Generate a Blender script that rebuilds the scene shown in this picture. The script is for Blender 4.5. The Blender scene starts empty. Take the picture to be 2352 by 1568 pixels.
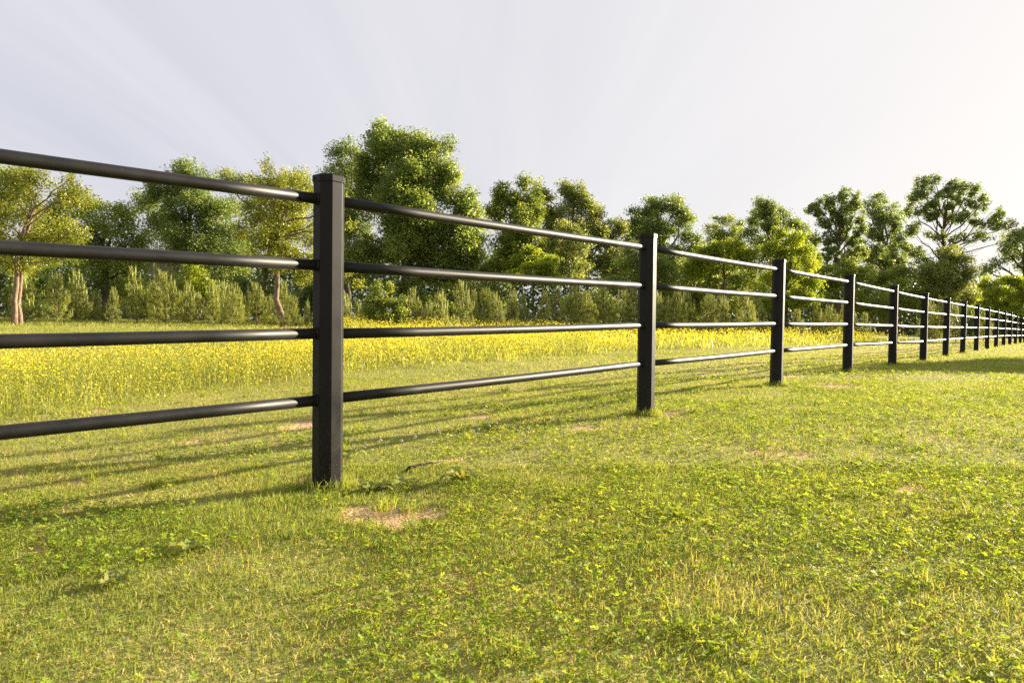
import bpy, math, random
import numpy as np
from mathutils import Vector, Matrix
random.seed(7)
R = math.radians
C = bpy.context.scene.collection
scn = bpy.context.scene

# ---------------------------------------------------------------- camera, sky, sun, exposure
FPX, CAMZ, PITCH, ROLL = 1568.0, 0.72, R(1.42), R(0.7)
cam_d = bpy.data.cameras.new('camera'); cam = bpy.data.objects.new('camera', cam_d); C.objects.link(cam)
cam_d.sensor_width = 36; cam_d.lens = 24; cam_d.clip_start = 0.05; cam_d.clip_end = 3000
cam.matrix_world = Matrix.Translation((0, 0, CAMZ)) @ Matrix.Rotation(R(90) - PITCH, 4, 'X') @ Matrix.Rotation(ROLL, 4, 'Z')
cam_d.dof.use_dof = True; cam_d.dof.focus_distance = 4.2; cam_d.dof.aperture_fstop = 9.0
scn.camera = cam
SUN_AZ, SUN_EL = R(60), R(14)          # azimuth clockwise from +Y
w = bpy.data.worlds.new('World'); scn.world = w; w.use_nodes = True
nt = w.node_tree; nt.nodes.clear()
def N(nt, typ, **kw):
    n = nt.nodes.new(typ)
    for k, v in kw.items(): setattr(n, k, v)
    return n
out = N(nt, 'ShaderNodeOutputWorld'); bg = N(nt, 'ShaderNodeBackground'); bg.inputs[1].default_value = 0.104
sky = N(nt, 'ShaderNodeTexSky', sky_type='NISHITA'); sky.sun_disc = False
sky.sun_elevation = SUN_EL; sky.sun_rotation = SUN_AZ; sky.dust_density = 1.5; sky.air_density = 1.0; sky.ozone_density = 1.0
# thin cirrus veil: streaks on a high flat layer running away from the viewer
tc = N(nt, 'ShaderNodeTexCoord'); sep = N(nt, 'ShaderNodeSeparateXYZ'); nt.links.new(tc.outputs['Generated'], sep.inputs[0])
zc = N(nt, 'ShaderNodeMath', operation='MAXIMUM'); nt.links.new(sep.outputs[2], zc.inputs[0]); zc.inputs[1].default_value = 0.0
za = N(nt, 'ShaderNodeMath', operation='ADD'); nt.links.new(zc.outputs[0], za.inputs[0]); za.inputs[1].default_value = 0.06
dx = N(nt, 'ShaderNodeMath', operation='DIVIDE'); nt.links.new(sep.outputs[0], dx.inputs[0]); nt.links.new(za.outputs[0], dx.inputs[1])
dy = N(nt, 'ShaderNodeMath', operation='DIVIDE'); nt.links.new(sep.outputs[1], dy.inputs[0]); nt.links.new(za.outputs[0], dy.inputs[1])
cmb = N(nt, 'ShaderNodeCombineXYZ'); nt.links.new(dx.outputs[0], cmb.inputs[0]); nt.links.new(dy.outputs[0], cmb.inputs[1])
mp = N(nt, 'ShaderNodeMapping'); mp.inputs['Rotation'].default_value = (0, 0, R(3)); mp.inputs['Scale'].default_value = (1.9, 0.16, 1)
nt.links.new(cmb.outputs[0], mp.inputs[0])
ns = N(nt, 'ShaderNodeTexNoise'); ns.inputs['Scale'].default_value = 1.0; ns.inputs['Detail'].default_value = 5; ns.inputs['Roughness'].default_value = 0.55
ns.inputs['Distortion'].default_value = 0.7
nt.links.new(mp.outputs[0], ns.inputs['Vector'])
mr = N(nt, 'ShaderNodeMapRange'); mr.inputs[1].default_value = 0.36; mr.inputs[2].default_value = 0.66; mr.inputs[3].default_value = 0.0; mr.inputs[4].default_value = 1.0
nt.links.new(ns.outputs[0], mr.inputs[0])
# the veil is brighter towards the sun
dotn = N(nt, 'ShaderNodeVectorMath', operation='DOT_PRODUCT'); nt.links.new(tc.outputs['Generated'], dotn.inputs[0])
dotn.inputs[1].default_value = (math.sin(SUN_AZ) * math.cos(SUN_EL), math.cos(SUN_AZ) * math.cos(SUN_EL), math.sin(SUN_EL))
gl = N(nt, 'ShaderNodeMapRange'); gl.inputs[1].default_value = 0.25; gl.inputs[2].default_value = 0.95; gl.inputs[3].default_value = 0.0; gl.inputs[4].default_value = 1.0
nt.links.new(dotn.outputs['Value'], gl.inputs[0])
vc = N(nt, 'ShaderNodeMix', data_type='RGBA'); vc.inputs[6].default_value = (1.62, 1.64, 1.86, 1); vc.inputs[7].default_value = (2.34, 2.26, 2.20, 1)
vw = N(nt, 'ShaderNodeMix', data_type='RGBA'); vw.inputs[7].default_value = (2.42, 2.34, 2.32, 1)      # denser streaks are whiter
nt.links.new(vc.outputs[2], vw.inputs[6])
sk = N(nt, 'ShaderNodeMath', operation='MULTIPLY'); sk.inputs[1].default_value = 0.34; nt.links.new(mr.outputs[0], sk.inputs[0]); nt.links.new(sk.outputs[0], vw.inputs[0])
nt.links.new(gl.outputs[0], vc.inputs[0])
mx = N(nt, 'ShaderNodeMix', data_type='RGBA'); mx.inputs[0].default_value = 0.975; nt.links.new(sky.outputs[0], mx.inputs[6]); nt.links.new(vw.outputs[2], mx.inputs[7])
nt.links.new(mx.outputs[2], bg.inputs[0]); nt.links.new(bg.outputs[0], out.inputs[0])
sd = bpy.data.lights.new('sun', 'SUN'); sd.energy = 5.0; sd.angle = R(0.6); sd.color = (1.0, 0.86, 0.64)
so = bpy.data.objects.new('sun', sd); C.objects.link(so)
sdir = Vector((math.sin(SUN_AZ) * math.cos(SUN_EL), math.cos(SUN_AZ) * math.cos(SUN_EL), math.sin(SUN_EL)))
so.rotation_euler = sdir.to_track_quat('Z', 'Y').to_euler(); so.location = (30, 20, 30)
vs = scn.view_settings; vs.view_transform = 'Standard'; vs.look = 'None'; vs.gamma = 1; vs.use_curve_mapping = False
vs.exposure = 1.95
scn.cycles.use_denoising = False
scn.cycles.max_bounces = 8; scn.cycles.diffuse_bounces = 3; scn.cycles.transmission_bounces = 5; scn.cycles.transparent_max_bounces = 6
scn.cycles.sample_clamp_indirect = 6

# ---------------------------------------------------------------- helpers
def ray(px, py):                        # direction of a point measured on the 2352 px wide photograph, scaled to y = 1
    m = cam.matrix_world.to_3x3()
    d = m @ Vector(((px - 1176) / FPX, -(py - 784) / FPX, -1.0))
    return d / d.y
def at(px, py, Y):
    d = ray(px, py); return Vector((d.x * Y, Y, CAMZ + d.z * Y))
def vnoise(x, y, s, seed=0):
    x = np.asarray(x, float) / s; y = np.asarray(y, float) / s
    xi = np.floor(x).astype(np.int64); yi = np.floor(y).astype(np.int64); fx = x - xi; fy = y - yi
    fx = fx * fx * (3 - 2 * fx); fy = fy * fy * (3 - 2 * fy)
    def h(a, b):
        v = (a * 374761393 + b * 668265263 + seed * 974711) & 0x7fffffff
        v = ((v ^ (v >> 13)) * 1274126177) & 0x7fffffff
        v = v ^ (v >> 16)
        return (v & 0xffff) / 65535.0
    return (h(xi, yi) * (1 - fx) + h(xi + 1, yi) * fx) * (1 - fy) + (h(xi, yi + 1) * (1 - fx) + h(xi + 1, yi + 1) * fx) * fy
def sst(a, b, v):
    t = np.clip((np.asarray(v, float) - a) / (b - a), 0, 1); return t * t * (3 - 2 * t)
FAZ = R(40.2); FS, FC = math.sin(FAZ), math.cos(FAZ); PX0, PY0 = -0.80, 2.97
def uv(x, y):
    dx_ = np.asarray(x, float) - PX0; dy_ = np.asarray(y, float) - PY0
    return dx_ * FS + dy_ * FC, -dx_ * FC + dy_ * FS
def ground(x, y):
    x = np.asarray(x, float); y = np.asarray(y, float)
    u, v = uv(x, y)
    z = np.interp(u, [-8, 0, 2.8, 5.6, 8.4, 14, 20, 30, 60], [-.06, 0, .055, .09, .11, .10, .12, .13, .05])
    z = z + 0.40 * sst(3, 22, v) + 0.5 * sst(22, 90, v)
    amp = sst(0.5, 2.5, np.hypot(x - PX0, y - PY0))
    z = z + amp * (0.035 * (vnoise(x, y, 1.7, 3) - .5) + 0.018 * (vnoise(x, y, .45, 4) - .5) + 0.05 * (vnoise(x, y, 5.0, 9) - .5) * sst(2, 6, np.hypot(x, y)))
    return z
def gz(x, y): return float(ground(x, y))
def mesh_np(name, verts, faces, mat, parent=None, attrs=None, matidx=None, smooth=False, vnorm=None):
    verts = np.ascontiguousarray(verts, dtype=np.float32).reshape(-1, 3); faces = np.ascontiguousarray(faces, dtype=np.int32)
    me = bpy.data.meshes.new(name); k = faces.shape[1]; nf = faces.shape[0]
    me.vertices.add(len(verts)); me.vertices.foreach_set('co', verts.ravel())
    me.loops.add(nf * k); me.loops.foreach_set('vertex_index', faces.ravel())
    me.polygons.add(nf); me.polygons.foreach_set('loop_start', np.arange(0, nf * k, k, dtype=np.int32))
    try: me.polygons.foreach_set('loop_total', np.full(nf, k, dtype=np.int32))
    except Exception: pass
    if smooth: me.polygons.foreach_set('use_smooth', np.ones(nf, dtype=bool))
    for m in (mat if isinstance(mat, (list, tuple)) else [mat]): me.materials.append(m)
    if matidx is not None: me.polygons.foreach_set('material_index', np.ascontiguousarray(matidx, dtype=np.int32))
    if attrs:
        for an, av in attrs.items():
            a = me.attributes.new(an, 'FLOAT', 'POINT'); a.data.foreach_set('value', np.ascontiguousarray(av, dtype=np.float32))
    me.update(); me.validate()
    o = bpy.data.objects.new(name, me); C.objects.link(o)
    if parent: o.parent = parent
    return o
def tag(o, label=None, cat=None, group=None, kind=None):
    if label: o['label'] = label
    if cat: o['category'] = cat
    if group: o['group'] = group
    if kind: o['kind'] = kind
    return o
def empty(name, loc, rz=0):
    o = bpy.data.objects.new(name, None); C.objects.link(o); o.location = loc; o.rotation_euler = (0, 0, rz); o.empty_display_size = .1
    return o
class MB:                               # polygons of any size
    def __init__(s): s.v = []; s.f = []
    def tube(s, pts, rad, n=8, cap=True):
        pts = [Vector(p) for p in pts]; base = len(s.v); k = len(pts)
        rad = rad if isinstance(rad, (list, tuple)) else [rad] * k
        ref = None
        for i, p in enumerate(pts):
            d = (pts[min(i + 1, k - 1)] - pts[max(i - 1, 0)]).normalized()
            if ref is None:
                ref = d.orthogonal().normalized()
            ref = (ref - d * ref.dot(d)).normalized(); b = d.cross(ref)
            for j in range(n):
                a = 2 * math.pi * j / n
                s.v.append(p + (ref * math.cos(a) + b * math.sin(a)) * rad[i])
        for i in range(k - 1):
            for j in range(n):
                a, b2 = base + i * n + j, base + i * n + (j + 1) % n
                s.f.append((a, b2, b2 + n, a + n))
        if cap:
            s.f.append(tuple(base + j for j in reversed(range(n)))); s.f.append(tuple(base + (k - 1) * n + j for j in range(n)))
        return s
    def prism(s, rings):                # rings: list of (list of xyz)
        base = len(s.v); n = len(rings[0])
        for r in rings: s.v += [Vector(p) for p in r]
        for i in range(len(rings) - 1):
            for j in range(n):
                a, b2 = base + i * n + j, base + i * n + (j + 1) % n
                s.f.append((a, b2, b2 + n, a + n))
        s.f.append(tuple(base + j for j in reversed(range(n)))); s.f.append(tuple(base + (len(rings) - 1) * n + j for j in range(n)))
        return s
    def build(s, name, mat, parent=None, smooth=False):
        me = bpy.data.meshes.new(name); me.from_pydata([tuple(v) for v in s.v], [], s.f); me.materials.append(mat)
        if smooth: me.polygons.foreach_set('use_smooth', [len(f) == 4 for f in s.f])
        me.update(); o = bpy.data.objects.new(name, me); C.objects.link(o)
        if parent: o.parent = parent
        return o

# ---------------------------------------------------------------- materials
def ramp(nt, stops):
    cr = N(nt, 'ShaderNodeValToRGB'); el = cr.color_ramp.elements
    while len(el) < len(stops): el.new(0.5)
    for e, (p, c) in zip(el, stops): e.position = p; e.color = (*c, 1)
    return cr
def leaf_mat(name, stops, trans=0.4, tcol=1.7, rough=0.45, spec=0.3, warm=(1.15, 1.0, .55)):
    m = bpy.data.materials.new(name); m.use_nodes = True; nt = m.node_tree; nt.nodes.clear()
    o = N(nt, 'ShaderNodeOutputMaterial'); p = N(nt, 'ShaderNodeBsdfPrincipled'); t = N(nt, 'ShaderNodeBsdfTranslucent'); mix = N(nt, 'ShaderNodeMixShader')
    a = N(nt, 'ShaderNodeAttribute', attribute_name='tint'); cr = ramp(nt, stops); nt.links.new(a.outputs['Fac'], cr.inputs[0])
    nt.links.new(cr.outputs[0], p.inputs['Base Color']); p.inputs['Roughness'].default_value = rough; p.inputs['Specular IOR Level'].default_value = spec
    mul = N(nt, 'ShaderNodeMix', data_type='RGBA', blend_type='MULTIPLY'); mul.inputs[0].default_value = 1
    nt.links.new(cr.outputs[0], mul.inputs[6]); mul.inputs[7].default_value = (tcol * warm[0], tcol * warm[1], tcol * warm[2], 1)
    nt.links.new(mul.outputs[2], t.inputs[0]); mix.inputs[0].default_value = trans
    nt.links.new(p.outputs[0], mix.inputs[1]); nt.links.new(t.outputs[0], mix.inputs[2]); nt.links.new(mix.outputs[0], o.inputs[0])
    return m
def simple_mat(name, c1, c2, scale=8, rough=.8, bump=.3, stretch=(1, 1, 1), spec=.3):
    m = bpy.data.materials.new(name); m.use_nodes = True; nt = m.node_tree; p = nt.nodes['Principled BSDF']
    tc = N(nt, 'ShaderNodeTexCoord'); mp = N(nt, 'ShaderNodeMapping'); mp.inputs['Scale'].default_value = stretch; n = N(nt, 'ShaderNodeTexNoise')
    n.inputs['Scale'].default_value = scale; n.inputs['Detail'].default_value = 6
    nt.links.new(tc.outputs['Object'], mp.inputs[0]); nt.links.new(mp.outputs[0], n.inputs['Vector'])
    cr = ramp(nt, [(.35, c1), (.65, c2)]); nt.links.new(n.outputs[0], cr.inputs[0]); nt.links.new(cr.outputs[0], p.inputs['Base Color'])
    p.inputs['Roughness'].default_value = rough; p.inputs['Specular IOR Level'].default_value = spec
    if bump:
        b = N(nt, 'ShaderNodeBump'); b.inputs['Strength'].default_value = bump; b.inputs['Distance'].default_value = .02
        nt.links.new(n.outputs[0], b.inputs['Height']); nt.links.new(b.outputs[0], p.inputs['Normal'])
    return m
def paint_mat(name, dirt):
    """black powder coat with pale nicks, scratches and specks of dried mud"""
    m = bpy.data.materials.new(name); m.use_nodes = True; nt = m.node_tree; p = nt.nodes['Principled BSDF']; L = nt.links.new
    tc = N(nt, 'ShaderNodeTexCoord'); ge = N(nt, 'ShaderNodeNewGeometry')
    n1 = N(nt, 'ShaderNodeTexNoise'); n1.inputs['Scale'].default_value = 220; n1.inputs['Detail'].default_value = 3; L(ge.outputs['Position'], n1.inputs['Vector'])
    sp = N(nt, 'ShaderNodeMapRange'); L(n1.outputs[0], sp.inputs[0]); sp.inputs[2].default_value = 0.82
    n2 = N(nt, 'ShaderNodeTexNoise'); n2.inputs['Scale'].default_value = 9; n2.inputs['Detail'].default_value = 5; L(ge.outputs['Position'], n2.inputs['Vector'])
    if dirt:                              # mud splashed up from the ground
        s = N(nt, 'ShaderNodeSeparateXYZ'); L(tc.outputs['Object'], s.inputs[0])
        mr = N(nt, 'ShaderNodeMapRange'); L(s.outputs[2], mr.inputs[0]); mr.inputs[1].default_value = 0.0; mr.inputs[2].default_value = 0.75; mr.inputs[3].default_value = 0.60; mr.inputs[4].default_value = 0.74
        L(mr.outputs[0], sp.inputs[1])
    else: sp.inputs[1].default_value = 0.70
    vo = N(nt, 'ShaderNodeTexVoronoi'); vo.inputs['Scale'].default_value = 13; mpv = N(nt, 'ShaderNodeMapping'); mpv.inputs['Scale'].default_value = (1, 1, .45)
    L(ge.outputs['Position'], mpv.inputs[0]); L(mpv.outputs[0], vo.inputs['Vector'])
    nk = N(nt, 'ShaderNodeMapRange'); L(vo.outputs['Distance'], nk.inputs[0]); nk.inputs[1].default_value = 0.075; nk.inputs[2].default_value = 0.03; nk.inputs[3].default_value = 0; nk.inputs[4].default_value = 0.55
    n4 = N(nt, 'ShaderNodeTexNoise'); n4.inputs['Scale'].default_value = 90; L(ge.outputs['Position'], n4.inputs['Vector'])
    st = N(nt, 'ShaderNodeMath', operation='GREATER_THAN'); st.inputs[1].default_value = 0.5; L(n4.outputs[0], st.inputs[0])
    nm = N(nt, 'ShaderNodeMath', operation='MULTIPLY'); L(nk.outputs[0], nm.inputs[0]); L(st.outputs[0], nm.inputs[1])
    sm = N(nt, 'ShaderNodeMath', operation='MAXIMUM'); L(sp.outputs[0], sm.inputs[0]); L(nm.outputs[0], sm.inputs[1])
    base = ramp(nt, [(.35, (.006, .0058, .0065)), (.7, (.012, .0112, .0105))]); L(n2.outputs[0], base.inputs[0])
    mx = N(nt, 'ShaderNodeMix', data_type='RGBA'); L(sm.outputs[0], mx.inputs[0]); L(base.outputs[0], mx.inputs[6]); mx.inputs[7].default_value = (.30, .23, .16, 1)
    L(mx.outputs[2], p.inputs['Base Color'])
    rr = N(nt, 'ShaderNodeMapRange'); L(n2.outputs[0], rr.inputs[0]); rr.inputs[1].default_value = .3; rr.inputs[2].default_value = .75; rr.inputs[3].default_value = .42 if not dirt else .42; rr.inputs[4].default_value = .56 if not dirt else .60
    L(rr.outputs[0], p.inputs['Roughness']); p.inputs['Specular IOR Level'].default_value = .34 if not dirt else .20
    b = N(nt, 'ShaderNodeBump'); b.inputs['Strength'].default_value = .10; b.inputs['Distance'].default_value = .001; n3 = N(nt, 'ShaderNodeTexNoise'); n3.inputs['Scale'].default_value = 700
    L(ge.outputs['Position'], n3.inputs['Vector']); L(n3.outputs[0], b.inputs['Height']); L(b.outputs[0], p.inputs['Normal'])
    return m
M = {}
M['post'] = paint_mat('black_post_paint', True)
M['rail'] = paint_mat('black_rail_paint', False)
M['rubber'] = simple_mat('black_rubber', (.008, .008, .008), (.014, .014, .014), 30, .5, 0)
M['bark'] = simple_mat('bark', (.05, .038, .028), (.12, .095, .07), 14, .9, .6, (1, 1, .25))
M['bark_tan'] = simple_mat('pale_bark', (.13, .09, .06), (.28, .20, .14), 20, .9, .6, (1, 1, .3))
M['wood_grey'] = simple_mat('grey_twig', (.10, .085, .07), (.22, .19, .16), 30, .9, .4, (1, 1, .3))
M['stick'] = simple_mat('dark_bark', (.03, .024, .02), (.08, .065, .055), 60, .9, .5)
M['oak'] = leaf_mat('oak_leaf', [(0, (0.075, 0.122, 0.025)), (0.55, (0.161, 0.222, 0.048)), (1, (0.311, 0.371, 0.104))], .42, 2.0, .42, .4)
M['dark'] = leaf_mat('dark_leaf', [(0, (0.068, 0.109, 0.029)), (0.55, (0.13, 0.185, 0.047)), (1, (0.239, 0.299, 0.093))], .42, 2.0, .45, .35)
M['olive'] = leaf_mat('olive_leaf', [(0, (0.083, 0.116, 0.029)), (0.55, (0.17, 0.21, 0.054)), (1, (0.31, 0.349, 0.117))], .42, 2.0, .45, .4)
M['mid'] = leaf_mat('mid_leaf', [(0, (0.074, 0.112, 0.018)), (0.55, (0.142, 0.194, 0.03)), (1, (0.243, 0.3, 0.052))], .42, 2.0, .45, .35)
M['bright'] = leaf_mat('bright_leaf', [(0, (0.083, 0.132, 0.012)), (0.5, (0.176, 0.242, 0.02)), (1, (0.308, 0.352, 0.04))], .5, 1.9, .45, .3)
M['young'] = leaf_mat('young_leaf', [(0, (.075, .10, .014)), (.5, (.17, .205, .026)), (1, (.30, .31, .06))], .45, 1.8, .4, .4)
M['pine'] = leaf_mat('pine_needle', [(0, (0.112, 0.144, 0.035)), (0.5, (0.213, 0.252, 0.055)), (1, (0.35, 0.372, 0.09))], .35, 1.5, .5, .3)
M['candle'] = leaf_mat('pine_shoot', [(0, (.34, .39, .12)), (1, (.50, .52, .20))], .25, 1.3, .6, .2)
M['grass'] = leaf_mat('grass_blade', [(0, (0.673, 0.515, 0.292)), (0.16, (0.534, 0.433, 0.207)), (0.3, (0.232, 0.252, 0.061)), (0.55, (0.151, 0.211, 0.034)), (1, (0.325, 0.374, 0.051))], .42, 1.7, .55, .25)
M['clover'] = leaf_mat('clover_leaf', [(0, (.11, .19, .025)), (.5, (.20, .285, .030)), (1, (.33, .38, .05))], .45, 1.7, .6, .14)
M['meadow'] = leaf_mat('meadow_stem', [(0, (0.475, 0.42, 0.2)), (0.12, (0.342, 0.34, 0.11)), (0.3, (0.209, 0.25, 0.045)), (1, (0.342, 0.38, 0.07))], .45, 1.7, .45, .3)
M['petal'] = leaf_mat('yellow_petal', [(0, (.84, .66, .025)), (1, (.92, .79, .07))], .35, 1.1, .35, .4, (1, 1, .8))
M['clover_head'] = simple_mat('white_floret', (.70, .64, .55), (.85, .82, .76), 300, .8, 0)
M['weed'] = leaf_mat('broad_leaf', [(0, (0.161, 0.209, 0.04)), (0.6, (0.253, 0.297, 0.064)), (1, (0.414, 0.352, 0.128))], .35, 1.6, .42, .4)
M['wood'] = leaf_mat('woodland_leaf', [(0, (0.031, 0.056, 0.014)), (0.6, (0.069, 0.109, 0.023)), (1, (0.126, 0.168, 0.04))], .3, 1.7, .5, .3)

# ---------------------------------------------------------------- ground
SOIL = []                               # bare patches: x, y, rx, ry
def soil_px(px, py, rx, ry):
    d = ray(px, py); Y = CAMZ / -d.z
    for _ in range(6): Y = (CAMZ - gz(d.x * Y, Y)) / -d.z
    SOIL.append((d.x * Y, Y, rx, ry)); return SOIL[-1]
def on_ground(px, py):
    d = ray(px, py); Y = CAMZ / -d.z
    for _ in range(8): Y = (CAMZ - gz(d.x * Y, Y)) / -d.z
    return d.x * Y, Y
for a in [(880, 1182, .15, .11), (985, 1176, .09, .10), (930, 1200, .07, .06), (1352, 983, .13, .12), (800, 1105, .05, .09), (716, 1104, .06, .08), (1050, 1330, .07, .06),
          (1040, 1055, .05, .04), (60, 1268, .06, .05), (1930, 888, .34, .26), (440, 1015, .06, .07), (1540, 950, .12, .14), (700, 975, .14, .18), (190, 1108, .07, .05),
          (190, 942, .14, .07), (240, 945, .12, .06), (1780, 1040, .12, .08), (1100, 955, .14, .10), (2100, 1122, .10, .08)]:
    soil_px(*a)
def soil_mask(x, y):
    m = np.zeros_like(np.asarray(x, float))
    wob = (vnoise(x, y, .05, 21) - .5) * 1.3 + (vnoise(x, y, .14, 22) - .5) * .9
    for sx, sy, rx, ry in SOIL:
        d = np.hypot((x - sx) / rx, (y - sy) / ry) + wob * .85
        m = np.maximum(m, 1 - sst(.55, 1.15, d))
    return m
gx = np.concatenate([np.linspace(-400, -24, 28), np.arange(-22, -6, .5), np.arange(-6, 8, .07), np.arange(8, 34, .5), np.linspace(36, 400, 28)])
gy = np.concatenate([np.linspace(-60, -2, 10), np.arange(-1, 0.6, .2), np.arange(.6, 9, .07), np.arange(9, 45, .5), np.linspace(47, 600, 30)])
GX, GY = np.meshgrid(gx, gy); GZ = ground(GX, GY) - .012 * soil_mask(GX, GY)
nx, ny = len(gx), len(gy); idx = np.arange(nx * ny).reshape(ny, nx)
gf = np.stack([idx[:-1, :-1], idx[:-1, 1:], idx[1:, 1:], idx[1:, :-1]], -1).reshape(-1, 4)
gm = bpy.data.materials.new('ground_soil_and_thatch'); gm.use_nodes = True; g_nt = gm.node_tree; gp = g_nt.nodes['Principled BSDF']; L = g_nt.links.new
geo = N(g_nt, 'ShaderNodeNewGeometry')
na = N(g_nt, 'ShaderNodeTexNoise'); na.inputs['Scale'].default_value = 55; na.inputs['Detail'].default_value = 6; L(geo.outputs['Position'], na.inputs['Vector'])
nb = N(g_nt, 'ShaderNodeTexNoise'); nb.inputs['Scale'].default_value = .9; nb.inputs['Detail'].default_value = 4; L(geo.outputs['Position'], nb.inputs['Vector'])
th = ramp(g_nt, [(.3, (.13, .11, .04)), (.55, (.27, .24, .08)), (.75, (.42, .34, .17))]); L(na.outputs[0], th.inputs[0])
th2 = ramp(g_nt, [(.3, (.23, .27, .05)), (.7, (.36, .34, .11))]); L(nb.outputs[0], th2.inputs[0])
mm = N(g_nt, 'ShaderNodeMix', data_type='RGBA'); mm.inputs[0].default_value = .55; L(th.outputs[0], mm.inputs[6]); L(th2.outputs[0], mm.inputs[7])
so2 = ramp(g_nt, [(.3, (.42, .24, .14)), (.5, (.56, .35, .21)), (.7, (.66, .45, .29))]); L(na.outputs[0], so2.inputs[0])
sa = N(g_nt, 'ShaderNodeAttribute', attribute_name='soil')
m2 = N(g_nt, 'ShaderNodeMix', data_type='RGBA'); L(sa.outputs['Fac'], m2.inputs[0]); L(mm.outputs[2], m2.inputs[6]); L(so2.outputs[0], m2.inputs[7])
L(m2.outputs[2], gp.inputs['Base Color']); gp.inputs['Roughness'].default_value = .95; gp.inputs['Specular IOR Level'].default_value = .1
gb = N(g_nt, 'ShaderNodeBump'); gb.inputs['Strength'].default_value = 1.0; gb.inputs['Distance'].default_value = .012; L(na.outputs[0], gb.inputs['Height']); L(gb.outputs[0], gp.inputs['Normal'])
tag(mesh_np('ground', np.stack([GX, GY, GZ], -1), gf, gm, attrs={'soil': soil_mask(GX.ravel(), GY.ravel())}, smooth=True), kind='structure')

# ---------------------------------------------------------------- fence
H = 1.35
RAILS = (.076, .285, .503, .714)        # down from the post top, in post heights
SP = 2.80
fence = empty('fence', (PX0, PY0, 0)); tag(fence, 'black metal four-rail paddock fence on octagonal posts running across the lawn', 'fence')
def post_xy(k):
    if k == -1: return PX0 - SP * math.sin(R(43.8)), PY0 - SP * math.cos(R(43.8))
    return PX0 + FS * SP * k, PY0 + FC * SP * k
def octa(r_flat, z, rot):
    rr = r_flat / math.cos(math.pi / 8)
    return [(rr * math.cos(rot + math.pi / 8 + i * math.pi / 4), rr * math.sin(rot + math.pi / 8 + i * math.pi / 4), z) for i in range(8)]
rot = math.pi / 2 - FAZ
NP = 19
posts = []; tops = []
pm = MB().prism([octa(.0615, z, rot) for z in (-.12, 0, .4, .8, H - .028)])
post0 = pm.build('post', M['post'], fence)
bv = post0.modifiers.new('edge', 'BEVEL'); bv.width = .0018; bv.segments = 2; bv.limit_method = 'ANGLE'; bv.angle_limit = R(30)
cap0 = MB().prism([octa(.0655, H - .030, rot), octa(.0655, H - .006, rot), octa(.0635, H - .001, rot), octa(.050, H + .001, rot)]).build('post_cap', M['post'], post0)
a_s = math.atan2(-FC, -FS)              # the face that looks back along the fence
cs, sn_ = math.cos(a_s), math.sin(a_s)
sc_pts = [(cs * .0655 - sn_ * -.012, sn_ * .0655 + cs * -.012, H - .018), (cs * .070 - sn_ * -.012, sn_ * .070 + cs * -.012, H - .018)]
screw0 = MB().tube(sc_pts, .0042, 10).build('cap_screw', M['rubber'], post0)
leans = [(0, 0), (.002, -.003), (-.006, .004), (.006, -.004), (-.006, .002), (.004, 0), (.006, .002), (-.003, .006)]
for k in range(-1, NP):
    x, y = post_xy(k); z = gz(x, y) if k else 0.0
    z = float(np.interp(k * SP, [-8, 0, 2.8, 5.6, 8.4, 14, 20, 30, 60], [-.143, 0, .055, .09, .11, .10, .12, .13, .05]))
    if k == -1: o = post0
    else:
        o = post0.copy(); C.objects.link(o); o.parent = fence
        for ch in (cap0, screw0):
            c = ch.copy(); C.objects.link(c); c.parent = o
    o.location = (x - PX0, y - PY0, z)
    lx, ly = leans[k % len(leans)] if k > 0 else (0, 0)
    o.rotation_euler = (lx, ly, 0)
    tops.append((x - PX0, y - PY0, z + H))
rng = random.Random(3)
for k in range(len(tops) - 1):
    a, b = Vector(tops[k]), Vector(tops[k + 1]); d = (b - a).normalized()
    for j, fr in enumerate(RAILS):
        pa = a + d * .058 - Vector((0, 0, H * fr + rng.uniform(-.002, .002))); pb = b - d * .058 - Vector((0, 0, H * fr + rng.uniform(-.002, .002)))
        pts = [pa.lerp(pb, t / 6) - Vector((0, 0, .004 * math.sin(math.pi * t / 6))) for t in range(7)]
        r = MB().tube(pts, .0235, 28 if k < 4 else 12).build('rail', M['rail'], fence, smooth=True)
        MB().tube([pb - d * .010, pb - d * .002], .0265, 24 if k < 4 else 10).build('rail_collar', M['rubber'], r, smooth=True)

# ---------------------------------------------------------------- leaf scatter
rs = np.random.RandomState(11)
def rand_frames(n, up=0.0, r=rs):
    nrm = r.normal(size=(n, 3)); nrm[:, 2] += up; nrm /= np.linalg.norm(nrm, axis=1, keepdims=True)
    t = r.normal(size=(n, 3)); t -= (t * nrm).sum(1, keepdims=True) * nrm; t /= np.linalg.norm(t, axis=1, keepdims=True)
    return nrm, t, np.cross(nrm, t)
def leaves(name, P, size, tint, mat, parent, aspect=.5, up=.6):
    n = len(P); nrm, t, b = rand_frames(n, up); s = (size * rs.uniform(.6, 1.3, n))[:, None]
    V = np.stack([P - t * s * .5, P + b * s * aspect * .5 - t * s * .05 + nrm * s * .08, P + t * s * .5, P - b * s * aspect * .5 - t * s * .05 + nrm * s * .08], 1)
    F = np.arange(n * 4).reshape(n, 4)
    return mesh_np(name, V, F, mat, parent, attrs={'tint': np.repeat(np.clip(tint, 0, 1), 4)})
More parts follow.
